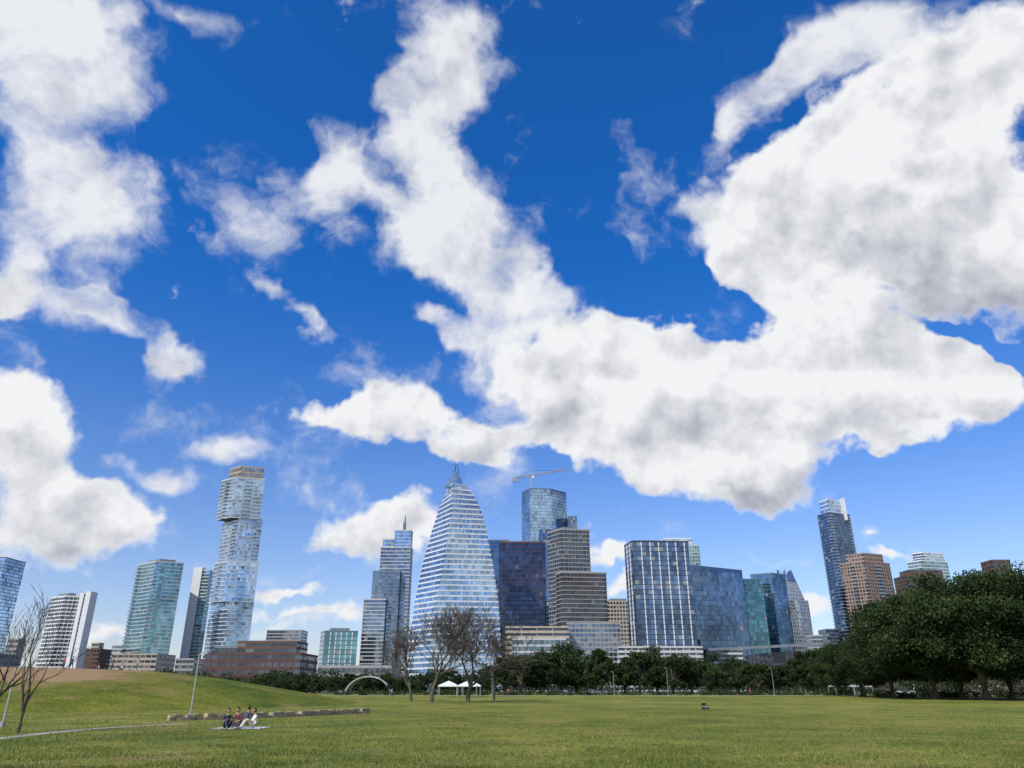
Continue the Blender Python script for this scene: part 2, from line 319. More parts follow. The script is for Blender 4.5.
# ================= ground
def ndmat():
    m=bpy.data.materials.new('grass'); m.use_nodes=True; nt=m.node_tree; L=nt.links.new; b=nt.nodes['Principled BSDF']; b.inputs['Roughness'].default_value=.9; b.inputs['Specular IOR Level'].default_value=.12
    tc=nt.nodes.new('ShaderNodeTexCoord')
    def noise(sc,det=4,stretch=None):
        n=nt.nodes.new('ShaderNodeTexNoise'); n.inputs['Scale'].default_value=sc; n.inputs['Detail'].default_value=det; n.inputs['Roughness'].default_value=.6; L(tc.outputs['Object'],n.inputs['Vector']); return n.outputs['Fac']
    def ramp(f,a,b_,p0=.35,p1=.65):
        r=nt.nodes.new('ShaderNodeValToRGB'); r.color_ramp.elements[0].position=p0; r.color_ramp.elements[1].position=p1; r.color_ramp.elements[0].color=(*a,1); r.color_ramp.elements[1].color=(*b_,1); L(f,r.inputs['Fac']); return r.outputs['Color']
    def mix(f,a,b_,t='MIX'):
        x=nt.nodes.new('ShaderNodeMix'); x.data_type='RGBA'; x.blend_type=t
        if isinstance(f,float): x.inputs[0].default_value=f
        else: L(f,x.inputs[0])
        L(a,x.inputs[6]); L(b_,x.inputs[7]); return x.outputs[2]
    c1=ramp(noise(.05,6),(.085,.125,.016),(.25,.245,.042),.41,.59)
    c2=ramp(noise(.3,7),(.065,.10,.013),(.24,.225,.05),.37,.63)
    c=mix(.5,c1,c2)
    c3=ramp(noise(4,6),(.45,.5,.42),(1.55,1.5,1.45),.34,.66); c=mix(1.0,c,c3,'MULTIPLY')
    br=nt.nodes.new('ShaderNodeValToRGB'); br.color_ramp.elements[0].position=.53; br.color_ramp.elements[1].position=.66; L(noise(.16,7),br.inputs['Fac'])
    dry=nt.nodes.new('ShaderNodeRGB'); dry.outputs[0].default_value=(.29,.21,.085,1)
    mm=nt.nodes.new('ShaderNodeMath'); mm.operation='MULTIPLY'; mm.inputs[1].default_value=.65; L(br.outputs['Color'],mm.inputs[0])
    c=mix(mm.outputs[0],c,dry.outputs[0])
    return m,nt,c,b,tc,mix,noise,L
m,nt,c,b,tc,mix,noise,L=ndmat()
# beyond the park the ground is city paving
sx=nt.nodes.new('ShaderNodeSeparateXYZ'); L(tc.outputs['Object'],sx.inputs[0])
g=nt.nodes.new('ShaderNodeMapRange'); g.inputs[1].default_value=300; g.inputs[2].default_value=310; L(sx.outputs[1],g.inputs[0])
pv=nt.nodes.new('ShaderNodeRGB'); pv.outputs[0].default_value=(.14,.135,.12,1)
L(mix(g.outputs[0],c,pv.outputs[0]),b.inputs['Base Color'])
bp=nt.nodes.new('ShaderNodeBump'); bp.inputs['Distance'].default_value=.1; L(noise(5,6),bp.inputs['Height']); L(bp.outputs[0],b.inputs['Normal'])
M_grass=m
ys=[-300,-100,-20]+list(np.arange(0,300,5))+[320,360,420,520,700,1000,2000,4000,9000]; xs=[-9000,-3000,-1000,-400,-200,-100,-50,0,50,100,200,400,1000,3000,9000]
v=[(x,y,gy(y)) for y in ys for x in xs]; nx=len(xs); f=[(j*nx+i,j*nx+i+1,(j+1)*nx+i+1,(j+1)*nx+i) for j in range(len(ys)-1) for i in range(nx-1)]
me=bpy.data.meshes.new('ground'); me.from_pydata(v,[],f); me.materials.append(M_grass); me.polygons.foreach_set('use_smooth',[True]*len(f)); link(bpy.data.objects.new('ground',me))
# hill
HC=(-58,98)
def hillz(x,y):
    rx=39 if x>HC[0] else 62; ry=40 if y<HC[1] else 55; r=math.hypot((x-HC[0])/rx,(y-HC[1])/ry); r=max(0,(r-.1)/.9)
    if r>=1: return -.08-.1*(r-1)
    return 4.1*(1-r*r)**1.35+.16*math.sin(x*.21+.5)*math.sin(y*.17)*(1-r)-.08*r
def surf(x,y): return gy(y)+max(0,hillz(x,y))
m,nt,c,b,tc,mix,noise,L=ndmat(); m.name='hill_grass'
# worn soil: an ellipse on the crest and the shoulder facing the lawn, broken by noise
mp_=nt.nodes.new('ShaderNodeMapping'); mp_.vector_type='TEXTURE'; mp_.inputs['Location'].default_value=(-55,86,4); mp_.inputs['Scale'].default_value=(17,15,9); L(tc.outputs['Object'],mp_.inputs['Vector'])
ln=nt.nodes.new('ShaderNodeVectorMath'); ln.operation='LENGTH'; L(mp_.outputs[0],ln.inputs[0])
ad=nt.nodes.new('ShaderNodeMath'); ad.operation='MULTIPLY_ADD'; L(noise(.16,6),ad.inputs[0]); ad.inputs[1].default_value=2.6; L(ln.outputs['Value'],ad.inputs[2])
g=nt.nodes.new('ShaderNodeMapRange'); g.inputs[1].default_value=2.4; g.inputs[2].default_value=2.0; L(ad.outputs[0],g.inputs[0])
pv=nt.nodes.new('ShaderNodeRGB'); pv.outputs[0].default_value=(.31,.20,.10,1)
hs=nt.nodes.new('ShaderNodeHueSaturation'); hs.inputs['Hue'].default_value=.51; hs.inputs['Saturation'].default_value=1.08; hs.inputs['Value'].default_value=.75; L(c,hs.inputs['Color'])
L(mix(g.outputs[0],hs.outputs[0],pv.outputs[0]),b.inputs['Base Color'])
bp=nt.nodes.new('ShaderNodeBump'); bp.inputs['Distance'].default_value=.12; L(noise(3,6),bp.inputs['Height']); L(bp.outputs[0],b.inputs['Normal'])
v=[];f=[];nx=90;ny=80
for j in range(ny):
    for i in range(nx):
        x=-124+i*108/(nx-1); y=54+j*102/(ny-1); v.append((x,y,gy(y)+hillz(x,y)))
f=[(j*nx+i,j*nx+i+1,(j+1)*nx+i+1,(j+1)*nx+i) for j in range(ny-1) for i in range(nx-1)]
me=bpy.data.meshes.new('grass_hill'); me.from_pydata(v,[],f); me.materials.append(m); me.polygons.foreach_set('use_smooth',[True]*len(f)); link(bpy.data.objects.new('grass_hill',me))
def leafmesh(C,size):
    n=len(C); a=np.random.normal(size=(n,3)); a/=np.linalg.norm(a,axis=1)[:,None]; b=np.random.normal(size=(n,3)); b-=a*(a*b).sum(1)[:,None]; b/=np.linalg.norm(b,axis=1)[:,None]
    s=size*np.random.uniform(.6,1.3,(n,1)); V=np.empty((n,4,3)); V[:,0]=C-a*s-b*s*.1; V[:,1]=C-a*s*.1-b*s*.55; V[:,2]=C+a*s+b*s*.1; V[:,3]=C+b*s*.55
    return V.reshape(-1,3)
def rawmesh(name,V,nper,mats,mi):
    n=len(V)//nper; me=bpy.data.meshes.new(name); me.vertices.add(len(V)); me.vertices.foreach_set('co',V.astype(np.float32).ravel())
    me.loops.add(len(V)); me.loops.foreach_set('vertex_index',np.arange(len(V),dtype=np.int32)); me.polygons.add(n)
    me.polygons.foreach_set('loop_start',np.arange(0,len(V),nper,dtype=np.int32)); 
    for q in mats: me.materials.append(q)
    me.polygons.foreach_set('material_index',np.asarray(mi,dtype=np.int32)); me.update(); me.validate(); return me
MG=[mat('grass_blade_'+k,c_,.8,0,.2,.3,trans=.3) for k,c_ in (('green',(.09,.14,.018)),('light',(.22,.235,.045)),('straw',(.33,.26,.11)))]
n=190000; yy=19+60*np.random.rand(n)**1.6; xx=(np.random.rand(n)*2-1)*(yy*.78+2); gz=np.array([surf(a_,t) for a_,t in zip(xx,yy)])
pat=np.sin(xx*.9+np.sin(yy*.7)*2)*np.sin(yy*.8+xx*.3)+.5*np.sin(xx*2.3+yy*.4)*np.sin(yy*1.9)
hh=np.random.uniform(.03,.075,n)*(.6+.8*(pat>0)); an=np.random.rand(n)*6.283; w=.012; lx=np.random.normal(0,.025,n); ly=np.random.normal(0,.025,n)
V=np.empty((n,3,3)); V[:,0]=np.c_[xx-np.cos(an)*w,yy-np.sin(an)*w,gz-.005]; V[:,1]=np.c_[xx+np.cos(an)*w,yy+np.sin(an)*w,gz-.005]; V[:,2]=np.c_[xx+lx,yy+ly,gz+hh]
rr=np.random.rand(n)-.12*(pat>.2)+.1*(pat<-.4); link(bpy.data.objects.new('grass',rawmesh('grass',V.reshape(-1,3),3,MG,np.where(rr<.42,0,np.where(rr<.84,1,2)))))

# paths
M_path=mat('path_concrete',(.36,.33,.28),.9,0,.15,.8)
def strip(name,pts,w,dz=.03,m=M_path):
    mb=MB(); P=[Vector((p[0],p[1],0)) for p in pts]; Ls=[];Rs=[]
    for i,p in enumerate(P):
        d=(P[min(i+1,len(P)-1)]-P[max(i-1,0)]).normalized(); s=Vector((-d.y,d.x,0))*w/2
        for a,Q in ((s,Ls),(-s,Rs)): q=p+a; Q.append((q.x,q.y,surf(q.x,q.y)+dz))
    for i in range(len(P)-1):
        mb.poly([Rs[i],Rs[i+1],Ls[i+1],Ls[i]],m)
        mb.poly([Rs[i],(*Rs[i][:2],Rs[i][2]-.1),(*Rs[i+1][:2],Rs[i+1][2]-.1),Rs[i+1]],m)
    return mb.obj(name)
strip('footpath',[gp(-60,746),gp(0,738.5),gp(50,733),gp(100,728.5),gp(150,725.5),gp(185,724)],.7,.012)
strip('footpath',[(-120+i*10,188+4*math.sin(i*.4)) for i in range(34)],3.0)
# stone wall
mb=MB(); M_st=[mat('limestone_block_%s'%k,c_,.9,0,.2,3,bump=.02) for k,c_ in (('buff',(.36,.28,.17)),('grey',(.28,.24,.18)),('tan',(.40,.31,.18)))]
A=Vector(gp(168,721)[:2]);Bm=Vector(gp(270,718.5)[:2]);C=Vector(gp(368,713)[:2])
def bez(t): return A*(1-t)**2+Bm*2*t*(1-t)+C*t*t
for row in range(2):
    t=0
    while t<1:
        dt=random.uniform(.016,.034); p=bez(t);q=bez(min(1,t+dt*.96)); d=q-p; ang=math.atan2(d.y,d.x)
        z=gy(p.y)+row*.17; Mx=Matrix.Translation((p.x,p.y,z))@Matrix.Rotation(ang,4,'Z')
        if row==0 or random.random()<.8: mb.box(0,d.length,-.2+random.uniform(-.05,.03),.22,0 if row else -.05,.16+random.uniform(-.03,.03)+0.01*row,random.choice(M_st),Mx)
        t+=dt
mb.obj('stone_retaining_wall')

# ================= trees
M_bark=mat('bark',(.10,.08,.06),.95,0,.3,3,bump=.03); M_barkg=mat('grey_bark',(.085,.068,.055),.95,0,.3,3)
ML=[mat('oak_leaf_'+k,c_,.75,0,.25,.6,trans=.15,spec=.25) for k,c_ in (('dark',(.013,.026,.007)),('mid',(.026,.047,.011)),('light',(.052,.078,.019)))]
def oak(name,nl,ls,seed,W=7.,Hh=10.,nc=46,low=.18,shell=.45):
    rs=np.random.RandomState(seed); random.seed(seed); mb=MB()
    cl=[]
    while len(cl)<nc:
        p=rs.uniform(-1,1,3); r=np.linalg.norm(p)
        if r>1 or r<shell: continue
        if p[2]<-.75: continue
        cl.append((p[0]*W*rs.uniform(.72,1.1),p[1]*W*rs.uniform(.72,1.1),Hh*(low+.40+.40*p[2])*rs.uniform(.90,1.07),rs.uniform(.12,.27)*W))
    fk=Hh*.22; mb.tube([(0,0,-.3),(0.1,0,.3),(.15,.1,fk*.6),(.1,.1,fk)],[.55,.42,.36,.38],9,M_bark)
    for c in cl[::2]:
        m1=(c[0]*.35+rs.normal()*.3,c[1]*.35+rs.normal()*.3,fk+(c[2]-fk)*.5); mb.tube([(.1,.1,fk-.2),m1,c[:3]],[.24,.14,.04],5,M_bark,False)
    nb=len(mb.f)
    tot=sum(c[3]**2 for c in cl); Cs=[];mi=[]
    for c in cl:
        k=int(nl*c[3]**2/tot); d=rs.normal(size=(k,3)); d/=np.linalg.norm(d,axis=1)[:,None]; rad=c[3]*rs.uniform(.2,1.25,(k,1))**.75
        q=d*rad*np.array([1,1,.62])+np.array(c[:3])+rs.normal(0,.12,(k,3)); Cs.append(q); bias=rs.uniform(-.2,.2)
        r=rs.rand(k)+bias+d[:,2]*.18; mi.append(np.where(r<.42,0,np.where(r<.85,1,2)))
    Cs=np.concatenate(Cs); mi=np.concatenate(mi); V=leafmesh(Cs,ls)
    n0=len(mb.v)
    me=bpy.data.meshes.new(name); allv=np.concatenate([np.array(mb.v),V]); fs=mb.f+[(n0+4*i,n0+4*i+1,n0+4*i+2,n0+4*i+3) for i in range(len(Cs))]
    me.from_pydata(allv.tolist(),[],fs); me.materials.append(M_bark)
    for q in ML: me.materials.append(q)
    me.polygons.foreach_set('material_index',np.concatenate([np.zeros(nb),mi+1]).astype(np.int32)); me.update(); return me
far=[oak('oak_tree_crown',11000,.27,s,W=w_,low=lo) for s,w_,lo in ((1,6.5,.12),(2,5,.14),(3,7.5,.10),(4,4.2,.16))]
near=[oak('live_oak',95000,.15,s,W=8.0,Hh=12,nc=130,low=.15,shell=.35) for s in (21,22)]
def plant(name,me,u,vtop,D,h0,wscale=1,zr=None):
    x,y,z=at(u,vtop,D); x=at(u,690,D)[0]; g0=surf(x,D); s=(z-g0)/h0
    o=bpy.data.objects.new(name,me); o.location=(x,D,g0); o.scale=(s*wscale,s*wscale,s); o.rotation_euler=(0,0,zr if zr is not None else random.uniform(0,6.28)); return link(o)
random.seed(5)
u=285
while u<880:
    if u<400: vt=random.uniform(672,682)
    elif u<495: vt=random.uniform(668,682)
    elif u<560: vt=random.uniform(648,662)
    elif u<700: vt=random.uniform(644,662)
    elif u<830: vt=random.uniform(650,664)
    else: vt=random.uniform(640,652)
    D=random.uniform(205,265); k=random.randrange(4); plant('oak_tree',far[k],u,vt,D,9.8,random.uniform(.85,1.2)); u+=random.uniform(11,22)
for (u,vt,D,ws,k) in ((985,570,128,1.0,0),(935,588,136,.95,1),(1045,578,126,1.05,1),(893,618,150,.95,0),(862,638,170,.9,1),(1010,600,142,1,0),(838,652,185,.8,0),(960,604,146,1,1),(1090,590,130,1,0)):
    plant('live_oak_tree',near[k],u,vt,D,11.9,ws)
# distant tree mass
Cs=[]
for i in range(460):
    D=random.uniform(285,340); u=random.uniform(-60,1100); x=at(u,690,D)[0]; hgt=random.uniform(4.5,10.5); r=random.uniform(2.,4.5)
    if u<480: hgt*=.7
    k=170; d=np.random.normal(size=(k,3)); d/=np.linalg.norm(d,axis=1)[:,None]; Cs.append(d*r*np.random.uniform(.5,1.1,(k,1))*np.array([1,1,.8])+np.array([x,D,hgt-r*.4+.5]))
    Cs.append(np.c_[x+np.random.normal(0,r,60),D+np.random.normal(0,1,60),np.random.uniform(0,hgt,60)])
Cs=np.concatenate(Cs); V=leafmesh(Cs,.45); link(bpy.data.objects.new('distant_trees',rawmesh('distant_trees',V,4,ML,np.random.choice(3,len(Cs),p=[.45,.4,.15]))))
# shrubs along park edge
Cs=[]
for i in range(260):
    u=random.uniform(330,1040); D=random.uniform(196,204) if u<860 else random.uniform(150,170); x=at(u,690,D)[0]; r=random.uniform(.6,1.3); k=90
    d=np.random.normal(size=(k,3)); d/=np.linalg.norm(d,axis=1)[:,None]; Cs.append(d*r*np.random.uniform(.4,1.1,(k,1))*np.array([1.3,1,.8])+np.array([x,D,gy(D)+r*.5]))
Cs=np.concatenate(Cs); V=leafmesh(Cs,.17); link(bpy.data.objects.new('shrubs',rawmesh('shrubs',V,4,ML,np.random.choice(3,len(Cs),p=[.35,.4,.25]))))
# bare trees
def bare(name,base,Hh,seed,levels=6,lean=(0,0),spread=.42,r0=.14,m=None,mult=3,up=.10,rmin=.015,wx=1.0):
    rs=random.Random(seed); mb=MB(); m=m or M_barkg
    def br(p,d,L,r,lv):
        pts=[p];rad=[r]; q=p.copy(); dd=d.copy(); n=4 if lv>2 else 3
        for i in range(n):
            dd=(dd+Vector((rs.gauss(0,.12),rs.gauss(0,.12),up+rs.gauss(0,.07)))).normalized(); q=q+dd*L/n; pts.append(q.copy()); rad.append(max(rmin,r*(1-.30*(i+1)/n)))
        mb.tube(pts,rad,7 if lv>3 else (5 if lv>1 else 3),m,False)
        if lv==0: return
        for k in range(mult if lv<levels else 4):
            t=rs.uniform(.35,1) if k else 1; i=min(n,max(1,int(round(t*n)))); s=pts[i]
            a=rs.uniform(0,6.28); sp=spread*rs.uniform(.6,1.4)*(.5 if k==0 else 1); side=dd.cross(Vector((math.cos(a),math.sin(a),.2))).normalized()
            br(s,(dd+side*sp*1.3).normalized(),L*rs.uniform(.66,.88),max(rmin,rad[i]*rs.uniform(.6,.78)),lv-1)
    br(Vector((0,0,-.1)),Vector((lean[0],lean[1],1)).normalized(),Hh*.24,r0,levels)
    mz=max(p[2] for p in mb.v); k=Hh/mz; mb.v=[(p[0]*k*wx,p[1]*k*wx,p[2]*k) for p in mb.v]
    o=mb.obj(name,(0,0,0)); o.location=base; return o
def bt(u,vt,D,seed,**k):
    x=at(u,690,D)[0]; h=at(u,vt,D)[2]-surf(x,D); return bare('bare_tree',(x,D,surf(x,D)),h,seed,**k)
bt(432,600,108,3,r0=.2,rmin=.019,spread=.62,levels=6,up=.07,wx=1.15); bt(468,598,112,8,r0=.2,spread=.62,rmin=.019,levels=6,up=.07,wx=1.15); bt(412,622,120,12,r0=.15,levels=5,rmin=.024,spread=.55); bt(494,626,125,15,r0=.15,levels=5,rmin=.024,spread=.55)
x,y,z=gp(18,733); bare('bare_tree',(x,y,z),at(40,584,y)[2]-z,47,levels=6,lean=(.05,0),spread=.42,r0=.08,up=.10,rmin=.008,mult=2,wx=.85)
x,y,z=gp(-14,733); bare('bare_tree',(x,y,z),at(-10,592,y)[2]-z,36,levels=6,lean=(.02,0),spread=.45,r0=.08,up=.10,rmin=.008,mult=2)

# ================= street furniture etc
M_pole=mat('galvanised_pole',(.42,.43,.43),.5,.3)
M_lamp=mat('lamp_lens',(.7,.7,.66),.3)
def lamp(x,y,h,arm=1):
    z=surf(x,y); mb=MB(); mb.tube([(0,0,0),(0,0,.25)],[.13,.11],10,M_conc); mb.tube([(0,0,.25),(0,0,h*.6),(0,0,h)],[.05,.04,.03],8,M_pole)
    mb.tube([(0,0,h-.06),(.12*arm,0,h+.03),(.25*arm,0,h+.05)],[.025,.025,.025],6,M_pole); mb.box(min(.2*arm,.62*arm),max(.2*arm,.62*arm),-.11,.11,h+.03,h+.1,M_pole); mb.box(min(.25*arm,.58*arm),max(.25*arm,.58*arm),-.08,.08,h+.01,h+.028,M_lamp)
    o=mb.obj('street_lamp'); o.location=(x,y,z)
x,y,z=gp(190,717); lamp(x,y,at(190,654,y)[2]-z)
for u,vt,D in ((614,672,190),(774,668,180),(668,668,200),(492,672,185)): x=at(u,690,D)[0]; lamp(x,D,at(u,vt,D)[2]-gy(D),-1)
x,y,z=gp(2,727); lamp(x,y,at(3,668,y)[2]-z)
# tents
M_tent=mat('white_canvas',(.75,.75,.74),.7,0,.05)
def tent(u,D,w,n=1):
    mb=MB(); x=at(u,690,D)[0]
    for i in range(n):
        o=i*w; 
        for a in (0,w-.1):
            for b_ in (0,w-.1): mb.tube([(o+a,b_,0),(o+a,b_,2.2)],[.05,.05],6,M_pole)
        c=(o+w/2,w/2,3.1); q=[(o,0,2.2),(o+w,0,2.2),(o+w,w,2.2),(o,w,2.2)]
        for k in range(4):
            a,b_=q[k],q[(k+1)%4]; mid=tuple((np.array(a)+np.array(b_))/4+np.array(c)/2-np.array((0,0,.18)))
            mb.poly([a,b_,mid],M_tent); mb.poly([b_,c,mid],M_tent); mb.poly([c,a,mid],M_tent)
            mb.poly([(a[0],a[1],1.95),(b_[0],b_[1],1.95),b_,a],M_tent)
    ob=mb.obj('canopy_tent'); ob.location=(x,D,gy(D))
tent(438,165,4,2); tent(462,172,4,1); tent(836,195,4.5,2)
# arched canopy
mb=MB(); D=205; M_arch=mat('arch_painted_steel',(.42,.42,.42),.6); xa=at(344,690,D)[0]; xb=at(391,690,D)[0]; zc=at(367,676,D)[2]; n=18
for j in range(n):
    t0=math.pi*j/n;t1=math.pi*(j+1)/n; cx=(xa+xb)/2; R=(xb-xa)/2
    p=lambda t,r,y:(cx-math.cos(t)*r,y,.3+math.sin(t)*(zc-.3)*r/R)
    y0,y1=D,D+6
    mb.poly([p(t0,R,y0),p(t1,R,y0),p(t1,R-.3,y0),p(t0,R-.3,y0)][::-1],M_arch); mb.poly([p(t0,R,y0),p(t0,R,y1),p(t1,R,y1),p(t1,R,y0)][::-1],M_arch); mb.poly([p(t0,R-.3,y0),p(t1,R-.3,y0),p(t1,R-.3,y1),p(t0,R-.3,y1)],M_arch)
    mb.poly([p(t0,R,y1),p(t0,R-.3,y1),p(t1,R-.3,y1),p(t1,R,y1)],M_arch)
mb.obj('white_arch_canopy')
# cars
M_tyre=mat('tyre_rubber',(.02,.02,.02),.8); M_cg=glass('car_window_glass',(.05,.06,.07),.3)
def car(u,D,col,rz):
    mb=MB(); mp=mat('car_paint',col,.25,.2,.03); pr=[(-2.2,.35),(-2.25,.7),(-2.1,.92),(-1.3,1.0),(-.75,1.42),(.75,1.45),(1.5,1.02),(2.1,.9),(2.25,.6),(2.2,.32)]
    n=len(pr); w=lambda z:.88 if z<1.05 else .7
    for i in range(n):
        a=pr[i];b_=pr[(i+1)%n]; m_=M_cg if (i in (3,5)) else mp
        mb.poly([(a[0],-w(a[1]),a[1]),(b_[0],-w(b_[1]),b_[1]),(b_[0],w(b_[1]),b_[1]),(a[0],w(a[1]),a[1])],m_)
    low=[p for p in pr if p[1]<1.05]
    for s in (-1,1):
        mb.poly([(p[0],s*.88,p[1]) for p in low],mp); mb.poly([(-1.3,s*.88,1.0),(-.75,s*.7,1.42),(.75,s*.7,1.45),(1.5,s*.88,1.02)],M_cg); mb.box(-.05,.05,s*.80-.03,s*.80+.03,1.0,1.42,mp)
        for wx in (-1.35,1.4):
            mb.tube([(wx,s*.70,.33),(wx,s*.92,.33)],[.33,.33],16,M_tyre); mb.tube([(wx,s*.90,.33),(wx,s*.935,.33)],[.19,.18],10,M_pole)
    o=mb.obj('parked_car'); o.location=(at(u,690,D)[0],D,gy(D)+.0); o.rotation_euler=(0,0,rz)
for u,c_,r in ((556,(.05,.05,.06),0),(592,(.3,.3,.32),3.1),(905,(.6,.6,.6),.1)): car(u,206+random.uniform(0,1.5),c_,r)

# ================= people
M_skin=mat('skin',(.42,.25,.17),.6,0,.05); M_eye=mat('eye',(.03,.02,.02),.3,0,.01); M_shoe=mat('shoe',(.12,.12,.12),.7)
def person(loc,rz,pose,shirt,pants,hair,name='person',sc=1.0):
    ms=mat('shirt_fabric',shirt,.9,0,.1,8); mp=mat('trouser_fabric',pants,.9,0,.1,8); mh=mat('hair',hair,.7,0,.1,20)
    if pose=='sit':
        J=dict(pel=(0,0,.13),sp=(0,.05,.30),ch=(0,.02,.47),nk=(0,-.03,.64),hd=(0,-.05,.70),
          sL=(.17,0,.57),eL=(.25,-.12,.36),wL=(.17,-.33,.40),hL=(.10,-.04,.13),kL=(.17,-.38,.45),aL=(.15,-.62,.10),tL=(.16,-.80,.05))
    elif pose=='sit_cross':
        J=dict(pel=(0,0,.13),sp=(0,.02,.30),ch=(0,-.02,.47),nk=(0,-.07,.64),hd=(0,-.09,.70),
          sL=(.17,-.03,.57),eL=(.27,-.12,.34),wL=(.15,-.32,.27),hL=(.10,-.04,.13),kL=(.40,-.30,.18),aL=(.04,-.46,.08),tL=(-.10,-.50,.06))
    elif pose=='walk':
        J=dict(pel=(0,0,.93),sp=(0,0,1.08),ch=(0,0,1.27),nk=(0,-.02,1.48),hd=(0,-.03,1.55),sL=(.18,0,1.42),eL=(.23,.10,1.14),wL=(.22,.0,.90),hL=(.09,0,.90),kL=(.1,-.16,.51),aL=(.1,-.22,.09),tL=(.1,-.38,.07))
    else:
        J=dict(pel=(0,0,.93),sp=(0,0,1.08),ch=(0,0,1.27),nk=(0,0,1.48),hd=(0,-.02,1.55),sL=(.18,0,1.42),eL=(.24,.03,1.13),wL=(.24,-.06,.88),hL=(.09,0,.90),kL=(.1,-.02,.50),aL=(.1,.02,.09),tL=(.12,-.15,.05))
    for k in ('s','e','w','h','k','a','t'): p=J[k+'L']; J[k+'R']=(-p[0],p[1],p[2])
    if pose=='walk': J.update(eR=(-.23,-.02,1.14),wR=(-.22,-.20,.96),kR=(-.1,.06,.50),aR=(-.1,.30,.16),tR=(-.1,.18,.03))
    R=dict(pel=.135,sp=.12,ch=.135,nk=.055,hd=.05,s=.068,e=.045,w=.028,h=.095,k=.062,a=.042,t=.036)
    names=list(J); idx={n_:i for i,n_ in enumerate(names)}
    E=[('pel','sp'),('sp','ch'),('ch','nk'),('nk','hd')]
    for s in 'LR': E+=[('ch','s'+s),('s'+s,'e'+s),('e'+s,'w'+s),('pel','h'+s),('h'+s,'k'+s),('k'+s,'a'+s),('a'+s,'t'+s)]
    me=bpy.data.meshes.new('tmp'); me.from_pydata([J[n_] for n_ in names],[(idx[a],idx[b_]) for a,b_ in E],[]); o=bpy.data.objects.new('tmp',me); link(o)
    o.modifiers.new('s','SKIN'); 
    for n_ in names:
        r=R[n_] if n_ in R else R[n_[0]]; me.skin_vertices[0].data[idx[n_]].radius=(r,r*(.8 if n_ in('pel','sp','ch') else 1)); me.skin_vertices[0].data[idx[n_]].use_root=(n_=='pel')
    ss=o.modifiers.new('u','SUBSURF'); ss.levels=1; ss.render_levels=1
    ev=o.evaluated_get(bpy.context.evaluated_depsgraph_get()); m2=ev.to_mesh()
    mb=MB(); mb.v=[tuple(v_.co) for v_ in m2.vertices]
    def near_b(c):
        best=None
        for a,b_ in E:
            A_=Vector(J[a]);B_=Vector(J[b_]); t=max(0,min(1,(c-A_).dot(B_-A_)/(B_-A_).length_squared)); d=(c-A_.lerp(B_,t)).length
            if best is None or d<best[0]: best=(d,a,b_,t)
        return best
    for p in m2.polygons:
        _,a,b_,t=near_b(p.center); m_=ms
        if b_[0] in 'hka' and b_ not in('hd',): m_=mp
        if a=='pel' and b_=='sp' and t<.3: m_=mp
        if b_[0]=='t': m_=M_shoe
        if (a[0]=='e' and t>.35) or b_=='hd' or (a=='ch' and b_=='nk' and t>.85): m_=M_skin
        mb.f.append(tuple(p.vertices)); mb.m.append(mb.mi(m_))
    ev.to_mesh_clear(); bpy.data.objects.remove(o)
    for s,sg in (('L',1),('R',-1)):
        w=Vector(J['w'+s]); e=Vector(J['e'+s]); d=(w-e).normalized(); side=d.cross(Vector((sg,0,0)));
        side=side.normalized() if side.length>.1 else Vector((0,1,0)); nrm=d.cross(side)
        mb.tube([w-d*.01,w+d*.04,w+d*.09],[.026,.036,.034],8,M_skin)
        for i,(off,ln) in enumerate(((-.027,.070),(-.009,.080),(.009,.075),(.027,.058))):
            b0=w+d*.08+side*off; mb.tube([b0,b0+d*ln*.5+nrm*.006,b0+d*ln*.85+nrm*.022,b0+d*ln+nrm*.034],[.0095,.009,.008,.006],6,M_skin)
        b0=w+d*.03-side*.03; mb.tube([b0,b0+d*.03-side*.025,b0+d*.06-side*.03+nrm*.01],[.012,.010,.007],6,M_skin)
    bm=bmesh.new(); bmesh.ops.create_icosphere(bm,subdivisions=3,radius=1); hc=Vector(J['hd'])+Vector((0,-.02,.11))
    hv=[v_.co.copy() for v_ in bm.verts]; hf=[[v_.index for v_ in f_.verts] for f_ in bm.faces]; bm.free(); n0=len(mb.v)
    def hp(p,k=1.0):
        x=p.x*.076*k; y=p.y*.095*k; z=p.z*.118*k
        if p.z<0: x*=1+.28*p.z; y*=1+.12*p.z
        return (hc.x+x,hc.y+y,hc.z+z)
    mb.v+= [hp(p) for p in hv]; 
    for f_ in hf: mb.f.append(tuple(n0+i for i in f_)); mb.m.append(mb.mi(M_skin))
    n1=len(mb.v); mb.v+=[hp(p,1.10) for p in hv]
    for f_ in hf:
        c=sum((hv[i] for i in f_),Vector())/3
        if c.z>.4 or (c.y>-.1 and c.z>-.6): mb.f.append(tuple(n1+i for i in f_)); mb.m.append(mb.mi(mh))
    mb.tube([hc+Vector((0,-.088,.015)),hc+Vector((0,-.104,-.02)),hc+Vector((0,-.092,-.03))],[.006,.010,.008],6,M_skin)
    for sx_ in (-1,1):
        mb.tube([hc+Vector((sx_*.03,-.080,.008)),hc+Vector((sx_*.03,-.088,.008))],[.009,.006],8,M_eye)
        mb.tube([hc+Vector((sx_*.070,.005,.025)),hc+Vector((sx_*.084,.012,.0)),hc+Vector((sx_*.072,.003,-.03))],[.010,.014,.008],6,M_skin)
    mb.tube([hc+Vector((-.022,-.079,-.055)),hc+Vector((0,-.086,-.057)),hc+Vector((.022,-.079,-.055))],[.004,.007,.004],6,mat('lips',(.35,.12,.10),.5))
    ob=mb.obj(name,(0,0,0),smooth=True); ob.location=loc; ob.rotation_euler=(0,0,rz); ob.scale=(sc,)*3; return ob
def ppl(u,v,*a,**k):
    x,y,z=gp(u,v); return person((x,y,z+.01),*a,**k)
